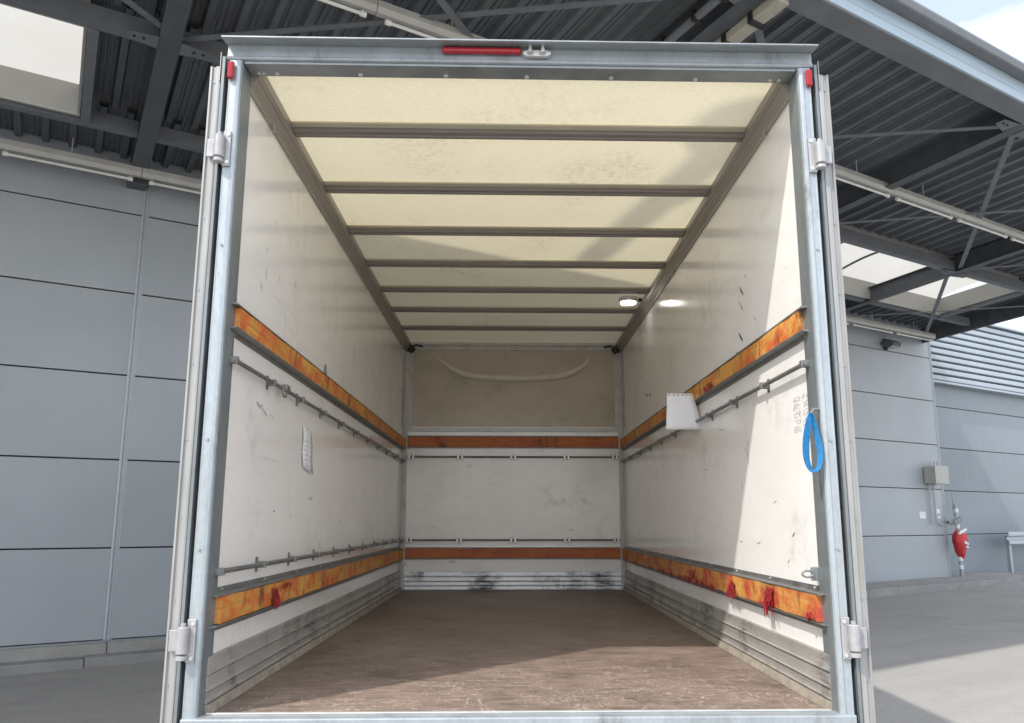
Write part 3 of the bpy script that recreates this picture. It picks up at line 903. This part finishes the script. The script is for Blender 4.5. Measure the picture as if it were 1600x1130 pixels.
for zt in (1.437, .533):
    tr_ = MB().tube([(-1.17, LEN - .03, zt), (1.17, LEN - .03, zt)], .0105, 8).build('lashing_rail', 'steel', tk, smooth=True)
    for x in (-1.13, -.589, 0, .59, 1.13):
        for dx in (-.022, .022):
            MB().box(x + dx - .012, x + dx + .012, LEN - .044, LEN - .001, zt - .032, zt + .032).build('bracket', 'alu', tr_, .003)
for z0, z1 in ((.143, .196), (.092, .141), (.046, .090), (.002, .044)):
    MB().prism([(LEN - .001, z0), (LEN - .014, z0), (LEN - .018, z0 + .006), (LEN - .014, z0 + .012), (LEN - .012, z1 - .004), (LEN - .008, z1), (LEN - .001, z1)], lambda y, z, t: (t, y, z), -1.172, 1.172).build('kick_plank', 'kick_front', tk)

# roof: one translucent sheet per bay, and bows
BY = [.655, 1.36, 2.06, 2.755, 3.445, 4.10, 4.81]
edges = [.098] + BY + [LEN + .03]
for y0, y1 in zip(edges, edges[1:]):
    MB().quad((-1.245, y0 + .001, HC + .004), (1.245, y0 + .001, HC + .004), (1.245, y1 - .001, HC + .004), (-1.245, y1 - .001, HC + .004)).build('roof_sheet', 'roof', tk)
for y in BY:
    pr = [(-.040, 2.7345), (-.038, 2.712), (-.035, 2.708), (-.014, 2.708), (-.011, 2.714), (.011, 2.714), (.014, 2.708), (.035, 2.708), (.038, 2.712), (.040, 2.7345)]
    bw = MB().prism(pr, lambda a, z, t: (t, y + a, z), -1.168, 1.168).build('roof_bow', 'bow', tk)
    for a0, a1 in ((-.083, -.0405), (.0405, .070)):
        MB().box(-1.166, 1.166, y + a0, y + a1, 2.7265, 2.7345).build('bow_flange', 'bow_flange', bw)
# ceiling lamp
lp = MB().prism([(1.03 + .085 * math.cos(t * math.pi / 12), 3.70 + .085 * math.sin(t * math.pi / 12)) for t in range(24)], lambda x, y, t: (x, y, t), 2.694, 2.735).build('ceiling_lamp', 'alu', tk, .004)
MB().prism([(1.03 + .07 * math.cos(t * math.pi / 12), 3.70 + .07 * math.sin(t * math.pi / 12)) for t in range(24)], lambda x, y, t: (x, y, t), 2.684, 2.6935).build('lamp_glass', 'lamp', lp)
MB().box(1.125, 1.155, 3.685, 3.715, 2.705, 2.734).build('lamp_clip', 'black', lp, .004)

# rear frame
PI_, PO = 1.215, 1.272
for s in (-1, 1):
    # folded galvanised post: front face, bright outer roll and inner return
    pr = [(PI_, .0), (PI_ + .006, -.010), (PI_ + .020, -.014), (PI_ + .024, -.010), (PI_ + .046, -.010), (PI_ + .052, -.012), (PO, -.004), (PO + .003, .06), (PI_ + .03, .075), (PI_ + .0125, .075), (PI_ + .0125, .004), (PI_ + .002, .003)]
    po = MB().prism(pr, lambda x, y, t: (s * x, y, t), -.10, 2.702).build('rear_post', 'galv', tk, .002)
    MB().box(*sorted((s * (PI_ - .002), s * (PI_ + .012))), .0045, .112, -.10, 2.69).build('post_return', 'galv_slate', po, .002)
    for z in (.62, 1.05, 1.86):
        MB().tube([(s * (PI_ + .034), -.016, z), (s * (PI_ + .034), -.008, z)], .005, 8).build('rivet', 'galv_dark', po)
    # side marker lamp
    mk = MB()
    mk.box(*sorted((s * 1.243, s * 1.272)), -.032, -.013, 2.605, 2.685)
    mk.build('marker_lamp', 'red_lens', po, .010, seg=3)
    # door folded back along the side
    dr = MB().box(*sorted((s * 1.296, s * 1.340)), .02, 1.22, -.06, 2.68).build('rear_door', 'grp', tk, .003)
    ed = [(1.291, .018), (1.291, .004), (1.303, .004), (1.306, -.004), (1.312, -.006), (1.326, -.006), (1.330, .002), (1.340, .002), (1.344, -.006), (1.352, -.004), (1.352, .018)]
    MB().prism(ed, lambda x, y, t: (s * x, y, t), -.08, 2.672).build('door_edge', 'door_alu', dr)
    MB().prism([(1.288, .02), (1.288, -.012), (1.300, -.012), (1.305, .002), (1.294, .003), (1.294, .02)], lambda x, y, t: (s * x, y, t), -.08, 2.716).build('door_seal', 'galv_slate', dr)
    MB().prism([(1.276, .10), (1.276, .03), (1.2875, .03), (1.2875, .10)], lambda x, y, t: (s * x, y, t), -.08, 2.69).build('rubber_gasket', 'rubber', dr)
    MB().prism([(2.60, -.014), (2.735, -.014), (2.66, .03), (2.60, .03)], lambda z, y, t: (s * t, y, z), 1.3055, 1.3085).build('seal_tip', 'door_alu', dr)
    for q in range(9):
        z = .12 + q * .31
        MB().tube([(s * 1.333, -.002, z), (s * 1.333, .004, z)], .0045, 6).build('screw', 'galv_dark', dr)
    for z0 in (.215, 2.215):
        hb = MB().box(*sorted((s * 1.236, s * 1.270)), -.022, -.0125, z0 - .01, z0 + .148).build('hinge', 'hinge', dr, .003)
        xc, yc = s * 1.279, -.034
        MB().tube([(xc, yc, z0 + .022), (xc, yc, z0 + .026), (xc, yc, z0 + .118), (xc, yc, z0 + .122)], [.018, .022, .022, .018], 14).build('hinge_barrel', 'hinge', hb, smooth=True)
        MB().tube([(xc, yc, z0 - .002), (xc, yc, z0 + .002), (xc, yc, z0 + .014), (xc, yc, z0 + .018)], [.012, .021, .021, .016], 14).build('hinge_collar', 'hinge', hb, smooth=True)
        MB().tube([(xc, yc, z0 + .1225), (xc, yc, z0 + .135)], .010, 10).build('hinge_pin', 'hinge', hb, smooth=True)
        for zz in (z0 + .132, z0 + .006):
            MB().tube([(s * 1.247, -.026, zz), (s * 1.247, -.0215, zz)], .008, 8).build('hinge_bolt', 'alu', hb)
        MB().box(*sorted((s * 1.285, s * 1.335)), -.024, -.0125, z0 + .03, z0 + .11).build('hinge_leaf', 'hinge', hb, .003)
# header
hp = [(.0, 2.704), (-.010, 2.706), (-.015, 2.714), (-.010, 2.722), (-.004, 2.726), (-.002, 2.76), (-.004, 2.774), (-.004, 2.790), (.02, 2.812), (.12, 2.812), (.12, 2.766), (.095, 2.766), (.095, 2.704)]
hd = MB().prism(hp, lambda y, z, t: (t, y, z), -1.283, 1.283).build('header', 'galv', tk)
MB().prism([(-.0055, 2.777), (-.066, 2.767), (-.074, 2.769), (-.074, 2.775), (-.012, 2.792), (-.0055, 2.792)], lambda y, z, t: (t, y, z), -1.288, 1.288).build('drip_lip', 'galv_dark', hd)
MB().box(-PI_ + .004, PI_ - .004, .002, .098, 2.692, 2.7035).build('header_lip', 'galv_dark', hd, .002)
for x in (-1.17, -1.15, -1.09, -.72, -.34, 0.02, .40, .78, 1.12, 1.16):
    MB().tube([(x, .075, 2.692), (x, .075, 2.686), (x, .075, 2.684)], [.011, .010, .006], 8).build('bolt_head', 'alu', hd, smooth=True)
ml = MB().box(-.352, -.004, -.034, -.006, 2.742, 2.768)
ml.build('marker_lamp', 'red_lens', hd, .011, seg=3)
lt = MB().prism([(.002, 2.738), (.02, 2.728), (.105, 2.728), (.125, 2.738), (.125, 2.748), (.105, 2.757), (.02, 2.757), (.002, 2.748)], lambda x, z, t: (x, t, z), -.030, -.006).build('door_latch', 'alu', hd, .002)
for x, t in ((.033, .8), (.088, .7)):
    MB().tube([(x, -.040, 2.735), (x, -.040, 2.757), (x, -.042, 2.775)], [.014, .008, .007], 10).build('latch_pin', 'alu', lt, smooth=True)
    MB().tube([(x, -.042, 2.775), (x, -.042, 2.781), (x, -.042, 2.787)], [.012, .017, .009], 10).build('latch_knob', 'alu', lt, smooth=True)
# torn red tape on the rails
def shreds(name, s, tufts, parent):
    m_ = MB()
    for yc, zc, n, sy, sz, Lm in tufts:
        for q in range(n):
            y = random.gauss(yc, sy); z = zc + random.uniform(-sz, sz)
            L = Lm * random.uniform(.4, 1.1)
            x = s * (W_ - .0405 - random.uniform(0, .006))
            wv = random.uniform(.003, .009)
            dy = random.uniform(-.6, .6) * L
            ox = -s * random.uniform(.0, .009)
            i = len(m_.v)
            m_.v += [(x, y - wv, z), (x, y + wv, z + .004), (x + ox * .7, y + wv * 1.2 + dy * .4, z - L * .5), (x + ox * .7, y - wv + dy * .4, z - L * .55), (x + ox, y + dy + .0015, z - L), (x + ox, y + dy - .0015, z - L * .96)]
            m_.f += [(i, i + 1, i + 2, i + 3), (i + 3, i + 2, i + 4, i + 5)]
    o = m_.build(name, 'red_tape', parent)
    o['kind'] = 'stuff'
    return o
tf = [(.66, .40, 46, .03, .03, .05), (.70, .37, 40, .025, .03, .07), (1.28, .385, 34, .03, .03, .05), (1.30, .345, 22, .05, .012, .035)]
tf += [(y_, .345, 16, .03, .012, .03) for y_ in (1.7, 1.95, 2.1, 2.3, 2.45, 2.6, 2.9, 3.2, 3.45, 3.8, 4.6)] + [(2.2, .385, 30, .08, .03, .04), (.16, .355, 14, .02, .012, .02)]
shreds('torn_red_wrap', 1, tf, tk)
shreds('torn_red_wrap', -1, [(.80, .385, 36, .025, .03, .045), (.83, .36, 24, .02, .02, .05), (1.0, .42, 14, .06, .01, .025)], tk)
shreds('torn_red_wrap', 1, [(1.62, 1.555, 26, .05, .02, .035), (2.9, 1.58, 16, .1, .03, .03)], tk)
# scuffs with a shape of their own
def scuffs(s, spots):
    m_ = MB()
    for y, z, L, wd_, ang in spots:
        n = 9
        c, sn = math.cos(ang), math.sin(ang)
        top, bot = [], []
        for q in range(n):
            t = q / (n - 1)
            h = wd_ * math.sin(math.pi * t) ** .7 * random.uniform(.45, 1) + .0004
            for lst, sg in ((top, 1), (bot, -1)):
                u, v = (t - .5) * L, sg * h * .5
                lst.append((s * (W_ - .0012), y + u * c - v * sn, z + u * sn + v * c))
        m_.poly(top + bot[::-1])
    o = m_.build('scuff_marks', 'mark', tk)
    o['kind'] = 'stuff'
scuffs(1, [(.98, 1.98, .11, .016, .8), (1.0, 1.90, .12, .008, .8), (.9, 2.04, .05, .006, .8), (1.03, 1.55 + .18, .10, .022, .75), (1.12, 1.66, .03, .012, .5), (.78, 1.77, .05, .005, .8), (3.9, 1.98, .05, .02, 1.2), (3.95, 1.88, .09, .03, .3), (3.8, 1.86, .06, .05, .2), (4.05, 1.83, .05, .02, .1),
           (3.85, 2.07, .03, .015, 1), (.62, .82, .06, .003, -.3), (.40, .67, .05, .006, -.5), (.9, .62, .07, .004, -.2), (.48, .55, .03, .005, -.7), (1.2, .62, .05, .006, 0), (1.5, 1.27, .10, .004, .2), (1.9, 1.06, .12, .004, .1)])
scuffs(-1, [(.62, 1.24, .07, .004, -.3), (.50, 1.270, .05, .006, -.25), (.53, 1.258, .05, .005, -.2), (.55, 1.268, .04, .005, .3), (.70, 1.245, .03, .005, .9), (.73, 1.235, .03, .005, .9), (.60, 1.25, .09, .003, -.35), (.45, 1.82, .05, .006, -.9), (.50, 2.02, .04, .004, -1), (.72, 1.95, .05, .004, -1), (1.0, 2.0, .04, .006, -.9), (.6, 2.2, .04, .003, -1), (.85, .78, .03, .008, .2), (1.15, .76, .03, .006, .6), (1.55, .86, .12, .006, .0), (1.58, .872, .10, .004, .1), (2.9, .92, .08, .008, .5), (2.4, .73, .05, .01, .5)])
# steel shard stuck behind the left rail
MB().prism([(1.72, 1.63), (1.80, 1.63), (1.755, 1.715)], lambda y, z, t: (t, y, z), -W_ + .004, -W_ + .010).build('steel_shard', 'steel', tk)
# eyelet and lashing ring on the right
ey = MB().box(1.185, 1.215, .112, .128, .49, .545).build('lashing_ring', 'galv_dark', tk, .004)
MB().tube([(1.185 - .004 + .022 * math.cos(t * math.pi / 6) - .018, .10, .518 + .013 * math.sin(t * math.pi / 6)) for t in range(13)], .0045, 6).build('ring', 'steel', ey, smooth=True)
# printed instructions on the right wall
pl = MB()
for q in range(22):
    z = 1.268 - q * .0072
    if q in (3, 8, 13, 17): continue
    for y0 in ((.115, .205), (.225, .315)):
        yy = y0[0]
        while yy < y0[1] - .01:
            L = random.uniform(.006, .022)
            if random.random() < .72: pl.quad((W_ - .0014, yy, z), (W_ - .0014, min(yy + L, y0[1]), z), (W_ - .0014, min(yy + L, y0[1]), z + .0034), (W_ - .0014, yy, z + .0034))
            yy += L + .004
o = pl.build('printed_label', 'ink', tk); o['kind'] = 'stuff'
# chassis and wheels under the box
for s in (-1, 1):
    MB().box(*sorted((s * .36, s * .44)), .1, 7.0, -.42, -.19).build('chassis_rail', 'chassis', tk, .01)
for y in (.8, 2.2, 3.6, 5.0):
    MB().box(-1.2, 1.2, y - .04, y + .04, -.188, -.045).build('cross_member', 'chassis', tk)
def wheel(x, y, inner):
    r = .40
    prof = [(-.12, r - .10), (-.125, r - .03), (-.10, r), (.10, r), (.125, r - .03), (.12, r - .10)]
    m_ = MB(); n = 28
    for q in range(n):
        a = 2 * math.pi * q / n
        for dx, rr in prof: m_.v.append((x + dx, y + rr * math.cos(a), -.615 + rr * math.sin(a)))
    k_ = len(prof)
    for q in range(n):
        for j in range(k_ - 1):
            m_.f.append((q * k_ + j, q * k_ + j + 1, ((q + 1) % n) * k_ + j + 1, ((q + 1) % n) * k_ + j))
    wl = m_.build('wheel', 'rubber', tk, smooth=True)
    MB().tube([(x - .11, y, -.615), (x - .06, y, -.615), (x + .06, y, -.615), (x + .11, y, -.615)], [.30, .27, .27, .30], 20).build('rim', 'galv', wl, smooth=True)
for x in (-1.02, -.74, .74, 1.02): wheel(x, 1.7, 0)
for x in (-1.0, 1.0): wheel(x, 6.4, 0)
MB().tube([(-1.0, 1.7, -.615), (1.0, 1.7, -.615)], .06, 10).build('axle', 'chassis', tk)
MB().tube([(-1.0, 6.4, -.615), (1.0, 6.4, -.615)], .05, 10).build('axle', 'chassis', tk)
MB().box(-1.15, 1.15, .05, .15, -.62, -.50).build('underrun_bar', 'chassis', tk, .01)
for s in (-.6, .6): MB().box(s - .05, s + .05, .07, .13, -.499, -.162).build('underrun_bracket', 'chassis', tk)
# cab ahead of the box
cb = MB()
cprof = [(5.75, -.45), (7.35, -.45), (7.45, -.1), (7.40, .35), (7.05, 1.15), (6.8, 1.35), (5.85, 1.38), (5.75, 1.2)]
cb.prism(cprof, lambda y, z, t: (t, y, z), -1.05, 1.05)
cabo = cb.build('cab', 'white_paint', tk, .05, seg=3)
MB().quad((-.92, 7.395, .42), (.92, 7.395, .42), (.92, 7.08, 1.12), (-.92, 7.08, 1.12)).build('windscreen', 'black', cabo)

# ------------------------------------------------------------------ loose things in the truck
def T(x, y, z): return (x, y, z + G)
# sheet stuck to the left wall
ps = MB()
n = 6
for q in range(n + 1):
    t = q / n
    z = 1.27 - .235 * t
    for r_ in range(4):
        u = r_ / 3
        ps.v.append((-W_ + .004 + .006 * math.sin(t * 5 + u * 3) ** 2 + .01 * u * t, 1.30 + .20 * u + .02 * t, z - .03 * u))
for q in range(n):
    for r_ in range(3):
        i = q * 4 + r_
        ps.f.append((i, i + 1, i + 5, i + 4))
po = ps.build('paper_sheet', 'paper_written', None, smooth=True)
so_ = po.modifiers.new('thick', 'SOLIDIFY'); so_.thickness = .0006
po.location = (0, 0, G)
tag(po, 'handwritten white sheet taped to the left inner wall of the truck', 'paper')
# sheet hanging off the right upper rail, facing the rear
ps = MB()
n = 10
for q in range(n + 1):
    t = q / n
    for r_ in range(6):
        u = r_ / 5
        z = 1.575 - .245 * t
        x = 1.006 + .178 * u + (.02 * u - .018 * (1 - u)) * t + .035 * u * t * t
        y = 2.0 - .05 * math.sin(t * 1.7) * (.4 + .6 * u) + .045 * t * t * u
        ps.v.append((x, y, z))
for q in range(n):
    for r_ in range(5):
        i = q * 6 + r_
        ps.f.append((i, i + 1, i + 7, i + 6))
p2 = ps.build('paper_sheet', 'paper', None, smooth=True)
so_ = p2.modifiers.new('thick', 'SOLIDIFY'); so_.thickness = .0006
p2.location = (0, 0, G)
tag(p2, 'blank white sheet hanging curled from the right upper orange rail', 'paper')
tp = MB()
for x in (1.02, 1.05, 1.078, 1.11, 1.135, 1.16):
    tp.box(x - .006, x + .006, 1.994, 1.998, 1.558, 1.568)
tpo = tp.build('top_print', 'ink', p2)
# blue strap loop on the right post
st = MB()
N_ = 40
for j in range(N_):
    a = 2 * math.pi * j / N_
    hw = .031 * math.sin(a) * (1 - .45 * math.cos(a))
    zc = 1.040 + .115 * math.cos(a)
    xc = 1.166 + hw
    tx = .031 * (math.cos(a) * (1 - .45 * math.cos(a)) + .45 * math.sin(a) ** 2); tz = -.118 * math.sin(a)
    ln_ = math.hypot(tx, tz) or 1
    nx, nz_ = tz / ln_, -tx / ln_
    wv = (.0155 if math.sin(a) < 0 else .0105) * (.45 + .55 * abs(math.sin(a)))
    y = -.030 + .012 * math.sin(a)
    st.v += [(xc - nx * wv, y - .006, zc - nz_ * wv), (xc + nx * wv, y + .006, zc + nz_ * wv)]
for j in range(N_):
    k2 = (j + 1) % N_
    st.f.append((2 * j, 2 * j + 1, 2 * k2 + 1, 2 * k2))
so2 = st.build('strap_loop', 'blue_strap', None)
sm = so2.modifiers.new('thick', 'SOLIDIFY'); sm.thickness = .003
so2.location = (0, 0, G)
tag(so2, 'bright blue webbing strap loop hanging at the right rear post of the truck', 'strap')
MB().tube([(1.216, .004, 1.180), (1.18, -.022, 1.176), (1.166, -.03, 1.155)], .006, 6).build('strap_hook', 'steel', so2, smooth=True)
# hook clipped on the left lashing rail
hk = tag(empty('lashing_hook', T(-1.192, .80, 1.39)), 'small grey metal snap hook clipped on the left upper lashing rail', 'hook')
MB().box(-.012, .020, -.02, .045, -.010, .022).build('hook_body', 'steel', hk, .005)
MB().tube([(.008 + .0, .035 * math.cos(t * math.pi / 6) - .02, -.02 + .024 * math.sin(t * math.pi / 6)) for t in range(13)], .005, 6).build('hook_ring', 'steel', hk, smooth=True)
